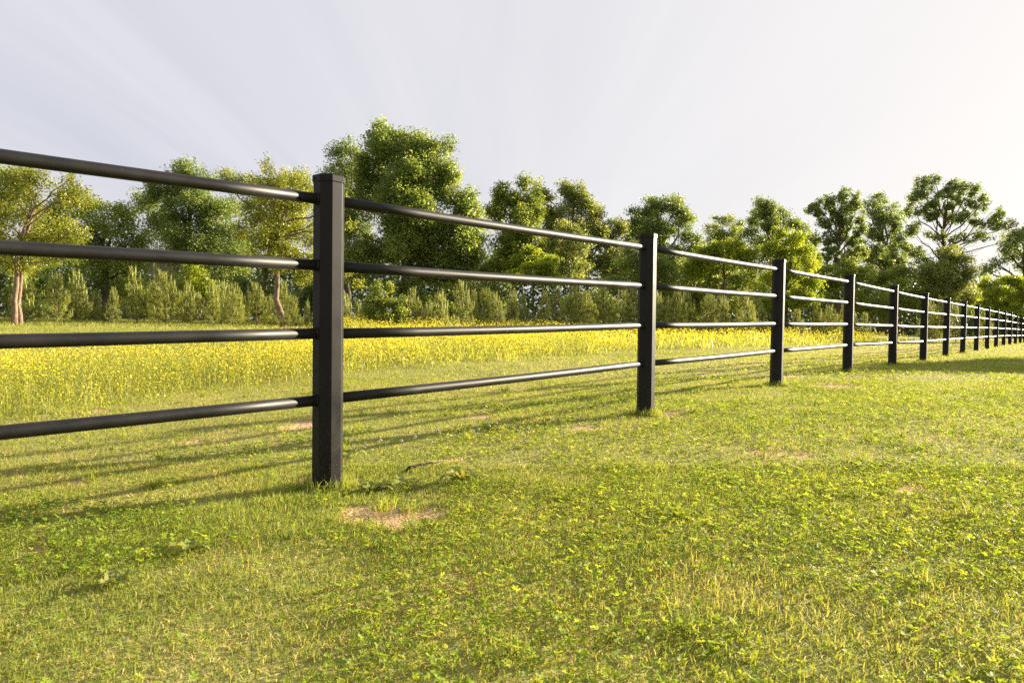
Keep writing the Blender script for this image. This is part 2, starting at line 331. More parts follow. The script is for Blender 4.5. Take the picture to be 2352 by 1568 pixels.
def crown_points(lobes, n, clump, tight=.5, fill=.15, squash=.85, nck=7.0):
    """lobes: centre xyz + radii xyz; leaves gather in twig-sized clumps near each lobe's surface"""
    P = []; T = []; sub = []
    for l in lobes:
        c = np.array(l[:3]); rr = np.array(l[3:6]); q = rs.randint(5, 9)
        sub.append((*c, *(rr * .72)))
        for _ in range(q):
            d = rs.normal(size=3); d[2] += .25; d /= np.linalg.norm(d); f = rs.uniform(.5, .95); g = rs.uniform(.22, .55)
            rm = rr * g * .5 + rr.min() * g * .5
            sub.append((*(c + d * rr * f), *(rm * rs.uniform(.8, 1.2, 3))))
    lobes = sub
    wts = np.array([(l[3] * l[5]) for l in lobes]); wts = wts / wts.sum()
    for l, wt in zip(lobes, wts):
        c = np.array(l[:3]); r = np.array(l[3:6]); m = int(n * wt)
        nc = max(5, int(nck * (r[0] * r[2]) / clump ** 2))
        d = rs.normal(size=(nc, 3)); d /= np.linalg.norm(d, axis=1, keepdims=True)
        rad = rs.uniform(.45, 1.0, nc) ** tight
        cc = c + d * r * rad[:, None]
        csz = clump * rs.uniform(.5, 1.25, nc); ct = rs.normal(rs.normal(0, .10), .17, nc)
        k = rs.choice(nc, m, p=(csz ** 2) / (csz ** 2).sum())
        off = rs.normal(size=(m, 3)); off /= np.linalg.norm(off, axis=1, keepdims=True); off *= rs.uniform(0, 1, (m, 1)) ** .5
        off[:, 2] *= squash
        p = cc[k] + off * csz[k][:, None]
        nf = int(m * fill)
        q = rs.normal(size=(nf, 3)); q /= np.linalg.norm(q, axis=1, keepdims=True); p[:nf] = c + q * r * (rs.uniform(0, 1, (nf, 1)) ** .4) * .85
        P.append(p); T.append(.5 + ct[k] + rs.normal(0, .16, m))
    return np.concatenate(P), np.concatenate(T)
def limb(mb, a, b, r0, r1, seg=5, wob=.06, n=6):
    a = Vector(a); b = Vector(b); L_ = (b - a).length; pts = []; rad = []
    for i in range(seg + 1):
        t = i / seg; p = a.lerp(b, t); k = L_ * wob * (1 if 0 < i < seg else 0)
        p = p + Vector((random.uniform(-k, k), random.uniform(-k, k), random.uniform(-k, k) * .5)); pts.append(p); rad.append(r0 + (r1 - r0) * t)
    mb.tube(pts, rad, n); return pts
GROUP_TREE = 'trees along the far side of the field'
def tree(name, label, Y, trunk, lobes, n, mat, leaf=.13, clump=.6, trunk_r=.2, bark='bark', cat='tree', group=GROUP_TREE, depth=1.0, tight=.5, fill=.15, twigs=2, squash=.85, aspect=.55, up=.35, fork=.35, yj=.35, stem=None, stem2=None):
    """lobes measured on the photograph at distance Y: (px, py, rx, ry) in px"""
    k = Y / FPX; b = at(trunk[0], trunk[1], Y); bz = gz(b.x, b.y)
    if name == 'tall_tree': lobes = [(a_, b_ + random.uniform(-6, 6), c_ * random.uniform(.8, 1.15), d_ * random.uniform(1.2, 1.8)) for a_, b_, c_, d_ in lobes]
    base = Vector((b.x, b.y, bz)); root = empty(name, base); tag(root, label, cat, group)
    LB = []
    for i, (px, py, rx, ry) in enumerate(lobes):
        rr = (rx + ry) * .5 * k * depth
        yy = random.uniform(-yj, yj) * rx * k * 2.0
        c = at(px, py, Y + yy) - base
        LB.append((c.x, c.y, c.z, rx * k, rr, ry * k))
    P, T = crown_points(LB, n, clump, tight, fill, squash, 1.5 if name == 'tall_tree' else 7.0)
    ok = P[:, 2] > .05; P = P[ok]; T = T[ok]
    leaves('crown', P, leaf, T, mat, root, aspect, up)
    mb = MB(); top = max(l[2] for l in LB); cx = sum(l[0] for l in LB) / len(LB)
    fk = Vector((cx * .35, 0, top * fork))
    random.seed(hash(label) % 1000 if False else len(label) * 7 + len(lobes))
    if stem:                              # measured course of a crooked trunk
        sp_ = [at(a_, b_, Y) - base for a_, b_ in stem]; sp_[0].z = -.2; fk = sp_[-1]
        mb.tube(sp_, [trunk_r * (1.15 - .45 * i_ / (len(sp_) - 1)) for i_ in range(len(sp_))], 9)
    else: tp = limb(mb, (0, 0, -.2), fk, trunk_r, trunk_r * .75, 6, .02, 9)
    if stem2:
        sp_ = [at(a_, b_, Y + .25) - base for a_, b_ in stem2]; sp_[0].z = -.2
        mb.tube(sp_, [trunk_r * (1.0 - .5 * i_ / (len(sp_) - 1)) for i_ in range(len(sp_))], 9)
    tip = Vector((cx * .9, 0, top * .9)); lead = limb(mb, fk, tip, trunk_r * .7, trunk_r * .12, 7, .03, 7)
    for l in LB:
        c = Vector(l[:3])
        j = min(len(lead) - 2, max(0, int((c.z - fk.z) / max(.1, tip.z - fk.z) * 5) - 1)) if c.z > fk.z else 0
        st_ = lead[j] if c.z > fk.z else fk.lerp(Vector((0, 0, 0)), .15)
        r0 = trunk_r * (.38 if len(LB) < 24 else .24)
        pts = limb(mb, st_, c, r0, r0 * .3, 5, .07, 5)
        for q in range(twigs):
            d = Vector((random.gauss(0, 1), random.gauss(0, 1), random.gauss(.3, 1))).normalized()
            e = c + Vector((d.x * l[3], d.y * l[4], d.z * l[5])) * .9
            limb(mb, pts[random.choice([2, 3, 4, 5])], e, r0 * .3, r0 * .08, 4, .08, 4)
    mb.build('trunk', M[bark], root, smooth=True)
    return root

# ---------------------------------------------------------------- trees (px measured on the photo)
tree('oak_tree', 'large rounded oak, tallest crown, standing just right of the nearest fence post', 42, (925, 735),
     [(878, 300, 22, 22), (915, 350, 75, 55), (985, 420, 75, 70), (930, 480, 95, 75), (1000, 560, 90, 70), (1085, 580, 34, 45), (878, 318, 40, 34), (945, 335, 55, 42), (1000, 370, 45, 50), (865, 375, 50, 60), (935, 420, 75, 75), (1025, 440, 45, 55), (1070, 470, 34, 50), (850, 470, 60, 65), (940, 530, 85, 75), (1050, 545, 58, 65),
      (860, 580, 65, 55), (975, 610, 75, 55), (1065, 605, 42, 45), (830, 640, 45, 30), (1030, 650, 50, 28), (915, 660, 45, 25), (1085, 520, 26, 40), (800, 520, 35, 60), (800, 610, 35, 50)],
     165000, M['oak'], .145, .55, .34, twigs=2, depth=.8, fill=.4, tight=.4)
tree('oak_tree', 'dark thin-topped oak partly behind the left side of the largest oak', 50, (800, 735),
     [(775, 362, 32, 26), (812, 352, 30, 26), (762, 395, 24, 26), (800, 400, 42, 36), (785, 455, 40, 45), (815, 520, 40, 60), (790, 590, 40, 50)],
     17000, M['dark'], .15, .55, .25)
tree('oak_tree', 'dark green broad tree left of the nearest post, rising behind pale young tree', 50, (430, 735),
     [(420, 395, 40, 26), (445, 420, 50, 34), (375, 440, 50, 38), (335, 475, 26, 30), (430, 480, 80, 50), (360, 520, 50, 50), (500, 500, 60, 50), (450, 560, 80, 55), (540, 560, 60, 60), (400, 600, 50, 40), (500, 630, 70, 45)],
     60000, M['dark'], .16, .65, .3, depth=1.0, fill=.25)
tree('hedgerow_tree', 'olive tree tops behind the pale young tree by the nearest post', 62, (600, 735),
     [(520, 412, 34, 20), (575, 418, 34, 24), (640, 415, 34, 26), (690, 420, 36, 28), (715, 440, 26, 34), (600, 470, 80, 50), (690, 500, 50, 60), (620, 570, 80, 60)],
     26000, M['olive'], .19, .7, .3)
tree('hedgerow_tree', 'feathery mid green tree left of the dark broad tree, boughs drooping low', 36, (245, 738),
     [(170, 470, 50, 40), (240, 490, 55, 34), (290, 500, 34, 26), (215, 540, 80, 45), (300, 555, 45, 35), (150, 560, 60, 50), (250, 605, 80, 45), (310, 610, 34, 32), (190, 655, 60, 40), (275, 665, 60, 40), (110, 520, 50, 60), (330, 560, 20, 20)],
     36000, M['mid'], .12, .55, .22, squash=.6, fill=.2)
tree('young_tree', 'yellow-green young tree with two pale leaning stems at left edge', 24, (40, 757),
     [(95, 420, 45, 34), (30, 430, 45, 45), (150, 460, 40, 45), (60, 490, 70, 50), (140, 530, 55, 45), (10, 550, 60, 50), (90, 570, 70, 40), (185, 545, 20, 26), (35, 600, 60, 30), (150, 590, 34, 24), (-40, 480, 50, 60), (165, 410, 16, 16), (195, 440, 14, 12)],
     23000, M['young'], .085, .32, .09, bark='bark_tan', tight=.6, fill=.1, fork=.30, stem=[(33, 756), (34, 720), (33, 690), (38, 655), (39, 620), (36, 585)], stem2=[(47, 757), (46, 725), (41, 700), (45, 670), (48, 640), (49, 600), (60, 540), (80, 480)])
tree('hedgerow_tree', 'dense green tree cut by the left frame edge, behind two-stemmed young tree', 40, (-30, 740),
     [(10, 395, 38, 24), (-40, 400, 50, 40), (40, 460, 50, 50), (-60, 500, 80, 60), (0, 600, 80, 60), (60, 640, 50, 50)],
     17000, M['oak'], .14, .55, .25, fill=.2)
tree('young_tree', 'slender yellow-green young tree just left of the nearest fence post', 26, (650, 752),
     [(612, 392, 16, 26), (640, 420, 24, 22), (588, 425, 22, 20), (680, 410, 14, 18), (625, 455, 55, 32), (690, 450, 30, 32), (580, 490, 34, 34), (660, 500, 60, 40), (555, 530, 20, 20), (610, 550, 55, 34), (700, 545, 45, 38), (650, 590, 70, 30), (725, 600, 26, 28), (570, 600, 26, 18), (700, 635, 34, 24), (740, 500, 26, 30), (808, 516, 13, 9), (795, 465, 7, 5), (800, 625, 13, 8), (825, 650, 10, 12)],
     22000, M['young'], .085, .30, .11, bark='bark_tan', tight=.6, fill=.06, fork=.34, stem=[(652, 752), (649, 730), (641, 708), (634, 688), (636, 660), (637, 630), (635, 590), (630, 550)])
tree('hedgerow_tree', 'pointed mid green tree immediately right of the largest oak', 47, (1180, 735),
     [(1205, 425, 16, 24), (1150, 445, 20, 26), (1180, 455, 30, 28), (1225, 460, 24, 26), (1140, 490, 34, 34), (1200, 505, 50, 40), (1165, 560, 55, 45), (1225, 560, 34, 45), (1180, 610, 60, 40), (1120, 620, 30, 40), (1215, 480, 36, 36)],
     42000, M['mid'], .15, .5, .22, squash=.9, fill=.3)
tree('hedgerow_tree', 'olive green tree with domed top between pointed tree and second post', 55, (1320, 735),
     [(1300, 440, 30, 22), (1245, 450, 26, 24), (1330, 465, 40, 30), (1290, 500, 50, 40), (1365, 490, 26, 30), (1350, 530, 50, 40), (1260, 540, 34, 40), (1395, 545, 40, 34), (1310, 590, 60, 50), (1400, 600, 50, 50), (1425, 520, 20, 20)],
     50000, M['olive'], .17, .6, .26, fill=.3)
tree('hedgerow_tree', 'pale olive rounded tree low in front of the domed one', 45, (1315, 735),
     [(1300, 520, 30, 26), (1325, 560, 38, 36), (1290, 580, 34, 40), (1320, 620, 40, 40), (1280, 640, 40, 35)],
     15000, M['olive'], .13, .42, .15, fill=.2)
tree('leafy_shrub', 'bright green leafy shrub under the pointed tree', 40, (1225, 738),
     [(1225, 585, 34, 20), (1195, 600, 24, 20), (1258, 605, 28, 22), (1235, 625, 45, 24), (1180, 640, 30, 24), (1262, 640, 25, 20)],
     13000, M['bright'], .13, .4, .08, cat='shrub', group='shrubs along the wood edge', fork=.5, squash=.4)
tree('hedgerow_tree', 'tall grey-green tree whose crown rises directly behind second post', 60, (1530, 738),
     [(1500, 475, 32, 24), (1545, 470, 34, 26), (1470, 500, 36, 28), (1570, 505, 30, 30), (1515, 530, 50, 34), (1580, 560, 26, 36), (1460, 550, 30, 34), (1540, 590, 50, 40), (1600, 560, 12, 24), (1450, 520, 22, 22)],
     25000, M['dark'], .19, .55, .3, tight=.7, fill=.08)
tree('hedgerow_tree', 'mid olive tree at second post, lower than grey-green one behind', 42, (1500, 738),
     [(1440, 600, 40, 40), (1500, 600, 40, 34), (1530, 630, 34, 34), (1470, 650, 50, 34), (1405, 650, 36, 30)],
     15000, M['oak'], .13, .42, .15, fill=.2)
tree('hedgerow_tree', 'small pale thin-crowned tree far back between second and third posts', 70, (1670, 738),
     [(1660, 508, 30, 16), (1635, 530, 18, 18), (1695, 520, 20, 16), (1670, 550, 42, 24), (1650, 585, 40, 30), (1700, 580, 30, 34)],
     11000, M['mid'], .19, .5, .2, tight=.7, fill=.05)
tree('leafy_shrub', 'large bright yellow-topped bush between second and third posts', 38, (1660, 738),
     [(1640, 575, 32, 20), (1680, 572, 32, 20), (1615, 590, 26, 22), (1715, 595, 26, 24), (1660, 605, 55, 30), (1735, 580, 12, 18), (1600, 625, 34, 28)],
     17000, M['bright'], .12, .36, .1, cat='shrub', group='shrubs along the wood edge', fork=.5, squash=.9)
tree('leafy_shrub', 'dark green bush mass low between second and third posts', 40, (1640, 738),
     [(1600, 640, 45, 40), (1660, 650, 50, 40), (1720, 650, 40, 45), (1690, 690, 60, 35), (1610, 700, 50, 30)],
     16000, M['mid'], .13, .4, .1, cat='shrub', group='shrubs along the wood edge', fork=.5)
tree('hedgerow_tree', 'dark tall tree with ragged top left of third post', 58, (1775, 738),
     [(1745, 470, 24, 18), (1770, 478, 24, 20), (1800, 495, 22, 22), (1735, 500, 26, 26), (1780, 525, 45, 30), (1720, 540, 22, 22), (1830, 515, 24, 20), (1850, 540, 30, 30), (1760, 570, 45, 34), (1830, 580, 40, 40)],
     22000, M['dark'], .17, .45, .28, tight=.7, fill=.08)
tree('hedgerow_tree', 'bright yellow-green feathery tree right beside third post', 33, (1800, 742),
     [(1795, 550, 22, 22), (1825, 555, 24, 20), (1775, 575, 22, 24), (1850, 575, 20, 20), (1810, 590, 44, 30), (1862, 605, 24, 24), (1800, 640, 55, 34), (1865, 650, 24, 24), (1830, 690, 50, 30), (1780, 700, 34, 30)],
     24000, M['bright'], .10, .32, .1, squash=.9, fill=.12, fork=.3)
tree('tall_tree', 'tall open-crowned tree between third and fourth posts, sky showing through', 50, (1925, 740),
     [(1905, 460, 16, 12), (1935, 452, 18, 14), (1965, 458, 16, 14), (1885, 485, 22, 16), (1925, 485, 30, 20), (1965, 490, 22, 20), (1890, 515, 26, 14), (1940, 520, 34, 16), (1975, 530, 20, 18), (1900, 550, 30, 14), (1945, 560, 30, 14), (1915, 580, 34, 14), (1870, 480, 12, 14), (1968, 575, 22, 14), (1890, 600, 30, 14)],
     21000, M['dark'], .15, .27, .20, tight=.3, fill=.06, twigs=4, fork=.45, squash=.95)
tree('tall_tree', 'dark leafy tree between the two tall open-crowned trees', 56, (2040, 740),
     [(2010, 465, 22, 14), (2035, 480, 26, 20), (2000, 490, 24, 22), (2050, 510, 30, 20), (2010, 525, 30, 20), (2060, 540, 26, 16), (2020, 560, 34, 20), (1995, 590, 34, 20), (2060, 590, 30, 18), (2030, 620, 50, 24)],
     16000, M['dark'], .17, .42, .25, tight=.8, fill=.05, twigs=3)
tree('tall_tree', 'tallest open tree right of fourth post with dark forked trunk against sky', 46, (2148, 742),
     [(2115, 425, 20, 12), (2145, 415, 18, 11), (2175, 430, 18, 12), (2205, 430, 20, 12), (2232, 440, 18, 14), (2100, 445, 18, 12), (2130, 455, 26, 16), (2170, 465, 30, 16), (2215, 468, 26, 16), (2255, 468, 22, 13), (2290, 488, 18, 11), (2095, 480, 22, 13), (2135, 495, 28, 14), (2185, 505, 30, 13), (2235, 505, 28, 13),
      (2280, 515, 24, 11), (2315, 515, 18, 10), (2100, 525, 24, 12), (2150, 540, 24, 12), (2200, 550, 28, 10), (2250, 545, 28, 9), (2060, 560, 26, 11), (2100, 575, 26, 11), (2040, 590, 24, 10), (2190, 585, 22, 9), (2330, 545, 18, 12), (2120, 610, 26, 12), (2170, 620, 30, 16)],
     25000, M['dark'], .14, .26, .22, tight=.3, fill=.06, twigs=4, fork=.42, squash=.95, yj=.3)
tree('hedgerow_tree', 'shiny olive tree under the tallest open tree at right', 40, (2180, 745),
     [(2175, 580, 30, 20), (2200, 600, 26, 26), (2160, 620, 36, 26), (2215, 640, 26, 30), (2170, 665, 50, 30), (2130, 640, 24, 30), (2225, 690, 26, 28), (2150, 700, 50, 30)],
     19000, M['olive'], .13, .36, .15, fill=.15)
tree('leafy_shrub', 'mid green bush between third and fourth posts under tall trees', 38, (1950, 745),
     [(1900, 630, 40, 24), (1950, 615, 34, 22), (1985, 640, 40, 30), (1920, 670, 50, 34), (1990, 690, 50, 34), (1890, 700, 30, 30)],
     15000, M['mid'], .12, .38, .1, cat='shrub', group='shrubs along the wood edge', fork=.5, squash=.4)
tree('leafy_shrub', 'dark green bush between fourth and fifth posts', 40, (2060, 745),
     [(2030, 640, 34, 22), (2080, 630, 34, 22), (2050, 680, 50, 34), (2100, 690, 40, 34), (2020, 715, 40, 22)],
     14000, M['mid'], .13, .38, .1, cat='shrub', group='shrubs along the wood edge', fork=.5)
tree('hedgerow_tree', 'dark rounded tree cut by the right frame edge', 48, (2370, 745),
     [(2340, 545, 34, 22), (2380, 530, 40, 30), (2310, 575, 24, 16), (2350, 590, 50, 30), (2290, 605, 30, 16), (2400, 600, 60, 60), (2440, 540, 60, 60), (2270, 620, 24, 16)],
     18000, M['dark'], .15, .42, .28, tight=.6, fill=.08, twigs=3)
tree('leafy_shrub', 'bright yellow-green bush at right frame edge behind farthest posts', 34, (2320, 748),
     [(2275, 650, 26, 14), (2320, 645, 34, 14), (2360, 655, 34, 18), (2290, 675, 36, 16), (2345, 685, 40, 20), (2265, 700, 24, 16), (2310, 710, 45, 20), (2390, 690, 34, 34)],
     19000, M['bright'], .11, .32, .09, cat='shrub', group='shrubs along the wood edge', fork=.5, squash=.6)
tree('leafy_shrub', 'round flowering bush with upright red-tipped shoots beside nearest post', 22, (880, 747),
     [(865, 665, 12, 18), (895, 660, 10, 16), (850, 690, 18, 18), (885, 695, 34, 22), (915, 715, 20, 20), (870, 725, 36, 18), (845, 715, 18, 16), (925, 690, 10, 10), (900, 735, 30, 12)],
     9500, M['mid'], .065, .17, .04, cat='shrub', group='shrubs in the meadow', fork=.4, twigs=3, fill=.2)
for i, (px, py, s_, m_, lab) in enumerate([
        (60, 690, 1.0, 'dark', 'dark shrub behind two-stemmed young tree at left edge'), (170, 700, .9, 'dark', 'dark shrub behind leftmost pines, under feathery tree'),
        (330, 690, 1.0, 'dark', 'deep green shrub below the dark broad tree'), (430, 655, 1.1, 'bright', 'vivid green shrub in the shade left of the slender young tree'),
        (540, 680, 1.1, 'dark', 'dark shrub left of the slender young tree trunk'), (690, 680, 1.0, 'dark', 'dark shrub just left of nearest post'),
        (1000, 700, .9, 'mid', 'low green shrub under right side of the largest oak'), (1100, 680, 1.1, 'dark', 'dark shrub between largest oak and pointed tree'),
        (1350, 700, 1.0, 'dark', 'dark shrub behind pines left of second post'), (1560, 690, .9, 'mid', 'green shrub close right of second post')]):
    tree('understory_shrub', lab, 40 + (i % 3) * 2, (px, 738),
         [(px - 30 * s_, py, 34 * s_, 30 * s_), (px + 25 * s_, py - 10, 36 * s_, 34 * s_), (px, py + 20, 50 * s_, 26 * s_), (px + 45 * s_, py + 18, 26 * s_, 24 * s_)],
         6500, M[m_], .15, .4, .06, cat='shrub', group='shrubs along the wood edge', fork=.5)
# off to the right, outside the frame: the tree whose shadow lies on the lawn
tree('hedgerow_tree', 'broad tree beyond the right frame edge shading the lawn', 22, (3117, 765),
     [(3050, 470, 110, 55), (3190, 480, 110, 55), (3110, 420, 90, 50), (3250, 450, 60, 40), (2990, 450, 50, 35)],
     9000, M['oak'], .22, .5, .2, fill=.3)

# ---------------------------------------------------------------- woodland mass behind
n = 130000
X = rs.uniform(-75, 85, n); Yw = rs.uniform(60, 76, n)
top = 6.2 + 2.6 * (vnoise(X, Yw * 0, 4.0, 5) - .3) + 1.2 * (vnoise(X, Yw * 0, 1.3, 6) - .5)
top = top * np.interp(X, [-75, -30, -22, -16, 35, 50, 85], [1, 1, 1.0, 1.1, .95, .7, .8])
zz = rs.uniform(0, 1, n) * top
P = np.stack([X, Yw, zz + ground(X, Yw)], -1)
tt = .45 + (vnoise(X, zz, 1.6, 8) - .5) * .9 + rs.normal(0, .15, n)
o = leaves('woodland', P, .36, tt, M['wood'], None, .7, .4); tag(o, 'dense dark woodland filling the gaps behind the field trees', 'woodland', kind='stuff')

# ---------------------------------------------------------------- leafless shrub
root = empty('bare_shrub', at(378, 735, 33)); root.location.z = gz(root.location.x, root.location.y)
tag(root, 'leafless grey twiggy shrub behind the pines below the dark broad tree', 'shrub')
mb = MB(); random.seed(5)
for i in range(16):
    a = random.uniform(0, 6.28); r = random.uniform(.3, .9); h_ = random.uniform(2.2, 4.2)
    pts = limb(mb, (random.uniform(-.08, .08), random.uniform(-.08, .08), 0), (math.cos(a) * r, math.sin(a) * r, h_), .035, .010, 6, .04, 5)
    for q in range(6):
        s_ = pts[random.randint(2, 5)]; e = s_ + Vector((random.gauss(0, .3), random.gauss(0, .3), random.uniform(.3, .8))); limb(mb, s_, e, .014, .006, 3, .06, 4)
mb.build('branches', M['wood_grey'], root)

# ---------------------------------------------------------------- pine saplings
def pine_proto(h, seed, spread):
    r = np.random.RandomState(seed); random.seed(seed)
    root = empty('pine_sapling', (0, 0, 0)); mb = MB(); trunk = limb(mb, (0, 0, -.05), (r.uniform(-.08, .08), r.uniform(-.08, .08), h * .93), .032 * h / 2, .012, 7, .012, 7)
    NP_ = []; ND = []; CA = [];
    def needles(a, b, dens):
        L_ = (b - a).length; m = int(dens * L_)
        t = r.uniform(.12, 1, m)[:, None]; p = np.array(a) * (1 - t) + np.array(b) * t
        ax = np.array((b - a).normalized()); d = r.normal(size=(m, 3)); d /= np.linalg.norm(d, axis=1, keepdims=True); d = d * .8 + ax * .75 + np.array([0, 0, .15])
        d /= np.linalg.norm(d, axis=1, keepdims=True); NP_.append(p); ND.append(d)
    tiers = int(4 + h * 1.8)
    for i in range(tiers):
        t = .10 + .80 * i / (tiers - 1); z = h * t; k = r.randint(4, 7)
        L0 = spread * h * (1 - t) ** .9 * .38 + .08
        for j in range(k):
            a = 2 * math.pi * (j + r.uniform(-.3, .3)) / k + i; L_ = L0 * r.uniform(.65, 1.15); up = .25 + .8 * t
            s_ = Vector((0, 0, z)); e = s_ + Vector((math.cos(a) * L_, math.sin(a) * L_, L_ * up * .8)); mid = s_.lerp(e, .5) - Vector((0, 0, L_ * .08))
            mb.tube([s_, mid, e], [.010 * h / 2, .008, .005], 4); needles(s_, mid, 50); needles(mid, e, 150)
            ch = r.uniform(.16, .30) + .14 * t; tip = e + Vector((math.cos(a) * .03, math.sin(a) * .03, ch)); (CA.append((e, tip)) if r.uniform() < .15 + t else None); needles(e, tip, 60)
            if L_ > .35:
                for q in (-1, 1):
                    s2 = s_.lerp(e, .55); a2 = a + q * .6; e2 = s2 + Vector((math.cos(a2), math.sin(a2), up * .9)) * L_ * .42
                    mb.tube([s2, e2], [.006, .004], 4); needles(s2, e2, 170); tip = e2 + Vector((0, 0, ch * .8)); (CA.append((e2, tip)) if r.uniform() < t else None); needles(e2, tip, 60)
    topv = trunk[-1]; tip = topv + Vector((0, 0, h * .10 + .12)); CA.append((topv, tip)); needles(trunk[-3], tip, 260)
    for q in range(4):
        a = q * 1.6 + r.uniform(-.3, .3); CA.append((topv - Vector((0, 0, .05)), topv + Vector((math.cos(a) * .09, math.sin(a) * .09, r.uniform(.14, .24)))))
    mb.build('trunk', M['bark_tan'], root, smooth=True)
    P = np.concatenate(NP_); D = np.concatenate(ND); m = len(P); ln = r.uniform(.12, .21, m)[:, None]; sd_ = r.normal(size=(m, 3)); sd_ -= (sd_ * D).sum(1, keepdims=True) * D; sd_ /= np.linalg.norm(sd_, axis=1, keepdims=True)
    V = np.stack([P - sd_ * .008, P + sd_ * .008, P + D * ln], 1).reshape(-1, 3); F = np.arange(m * 3).reshape(m, 3); T = np.repeat(np.clip(r.normal(.5, .22, m), 0, 1), 3); mi = np.zeros(m, int)
    cb = MB()
    for a, b in CA: cb.tube([a, a.lerp(b, .5), b], [.013, .022, .008], 5, cap=False)
    cv = np.array([tuple(v) for v in cb.v]); cf = np.array(cb.f); cf = np.concatenate([cf[:, [0, 1, 2]], cf[:, [0, 2, 3]]]) + len(V)
    mesh_np('foliage', np.concatenate([V, cv]), np.concatenate([F, cf]), [M['pine'], M['candle']], root, attrs={'tint': np.concatenate([T, np.repeat(r.uniform(0, 1, len(CA)), 15)])}, matidx=np.concatenate([mi, np.ones(len(cf), int)]))
    return root
protos = [(2.0, pine_proto(2.0, 1, 1.0)), (2.0, pine_proto(2.0, 2, .8)), (2.0, pine_proto(2.0, 3, 1.2)), (2.0, pine_proto(2.0, 4, .9)), (1.2, pine_proto(1.2, 5, 1.0)), (1.2, pine_proto(1.2, 6, .8)), (2.6, pine_proto(2.6, 7, .75)), (2.6, pine_proto(2.6, 8, .95))]
# px, top y, base y, distance
PINES = [(59, 633, 745, 28), (132, 633, 755, 23), (180, 630, 742, 29), (217, 682, 727, 33), (260, 666, 729, 31), (315, 617, 729, 30), (362, 655, 735, 30), (382, 630, 735, 29), (430, 653, 729, 31), (456, 676, 733, 32), (488, 653, 732, 30),
         (508, 652, 735, 32), (534, 659, 748, 26), (548, 692, 738, 30), (592, 656, 738, 28), (625, 692, 735, 30), (646, 653, 745, 28), (666, 690, 748, 25), (705, 702, 734, 31), (799, 688, 742, 27), (824, 702, 735, 31), (950, 669, 739, 27), (980, 706, 738, 26), (1015, 687, 746, 23),
         (1063, 651, 741, 26), (1088, 672, 738, 30), (1108, 669, 735, 28), (1143, 678, 739, 27), (1176, 673, 737, 28), (1202, 680, 737, 30), (1242, 675, 737, 29), (1271, 673, 737, 30), (1312, 655, 739, 27), (1345, 675, 738, 29), 
         (1394, 662, 739, 27), (1427, 673, 738, 29), (1452, 664, 740, 28), (1500, 680, 740, 30), (1528, 688, 740, 29), (1548, 668, 740, 28), (1577, 676, 740, 29), (1627, 676, 740, 28), (1659, 681, 740, 29), (1712, 674, 742, 29), (1735, 693, 742, 31),
         (1830, 715, 745, 31), (1882, 722, 748, 32), (1910, 709, 752, 31), (1935, 712, 752, 32), (1962, 716, 754, 33), (1984, 722, 755, 33), (2135, 700, 758, 33), (2158, 690, 758, 32), (2196, 706, 758, 34), (2259, 716, 760, 35)]
POSTPX = [755, 1481, 1778, 1943, 2054, 2124, 2177, 3000]
GAPN = ['left of the nearest post', 'between the first and second posts', 'between the second and third posts', 'between third and fourth posts', 'between fourth and fifth posts', 'between fifth and sixth posts', 'between sixth and seventh posts', 'beyond the seventh post']
ORD = 'first second third fourth fifth sixth seventh eighth ninth tenth eleventh twelfth thirteenth fourteenth fifteenth sixteenth seventeenth eighteenth nineteenth twentieth twenty-first twenty-second twenty-third twenty-fourth twenty-fifth'.split()
PINES.sort(); cnt = {}; used = set(); rp = random.Random(2)
gaps = [sum(1 for q in POSTPX if p[0] > q) for p in PINES]
for (px, ty, by, Y), g in zip(PINES, gaps):
    cnt[g] = cnt.get(g, 0) + 1
    b = at(px, by, Y); z = gz(b.x, b.y); topz = at(px, ty, Y).z; h = max(.5, topz - z)
    cand = [i for i, (ph, _) in enumerate(protos) if (ph == 1.2) == (h < 1.25) and ((ph == 2.6) == (h > 2.3))] or [0]
    i = cand[rp.randrange(len(cand))]; ph, pr = protos[i]
    if i in used:
        o = pr.copy(); C.objects.link(o)
        for ch in pr.children: c = ch.copy(); C.objects.link(c); c.parent = o
    else: o = pr; used.add(i)
    s_ = h / (ph * 1.06)
    o.location = (b.x, b.y, z); o.rotation_euler = (rp.uniform(-.09, .09), rp.uniform(-.09, .09), rp.uniform(0, 6.28)); o.scale = (s_ * rp.uniform(.6, 1.1), s_ * rp.uniform(.6, 1.1), s_)
    size = 'tall young' if h > 1.9 else ('small' if h < 1.2 else 'young')
    tag(o, f'{size} bushy pine, {ORD[cnt[g]-1]} pine from the left {GAPN[g]}', 'pine sapling', 'pine saplings at the edge of the field')
for i, (ph, pr) in enumerate(protos):
    if i not in used:
        for ch in list(pr.children): bpy.data.objects.remove(ch)
        bpy.data.objects.remove(pr)

# ---------------------------------------------------------------- lawn grass, clover
def near_fov(n, y0, y1, side=.86, pad=.5, r=rs):
    Y = np.sqrt(r.uniform(y0 ** 2, y1 ** 2, n)); X = r.uniform(-1, 1, n) * (side * Y + pad); return X, Y
def meadow_mask(x, y):
    u, v = uv(x, y)
    vb = np.interp(u, [-6, -.3, 2.6, 5.4, 12, 20, 40], [3.4, 3.4, 4.0, 4.9, 5.4, 5.0, 4.6]) + (vnoise(x, y, 1.2, 31) - .5) * 1.1 + (vnoise(x, y, .4, 32) - .5) * .5
    far = np.interp(u, [-10, 0, 6, 9, 13, 60], [7.4, 7.6, 8.6, 10.6, 20, 20]) + (vnoise(x, y, 2.5, 33) - .5) * 2.0
    return sst(-.3, .5, v - vb) * (1 - sst(-.4, .6, v - far))
def patch(x, y): return .5 * vnoise(x, y, .9, 41) + .3 * vnoise(x, y, .3, 42) + .2 * vnoise(x, y, 3.0, 43)
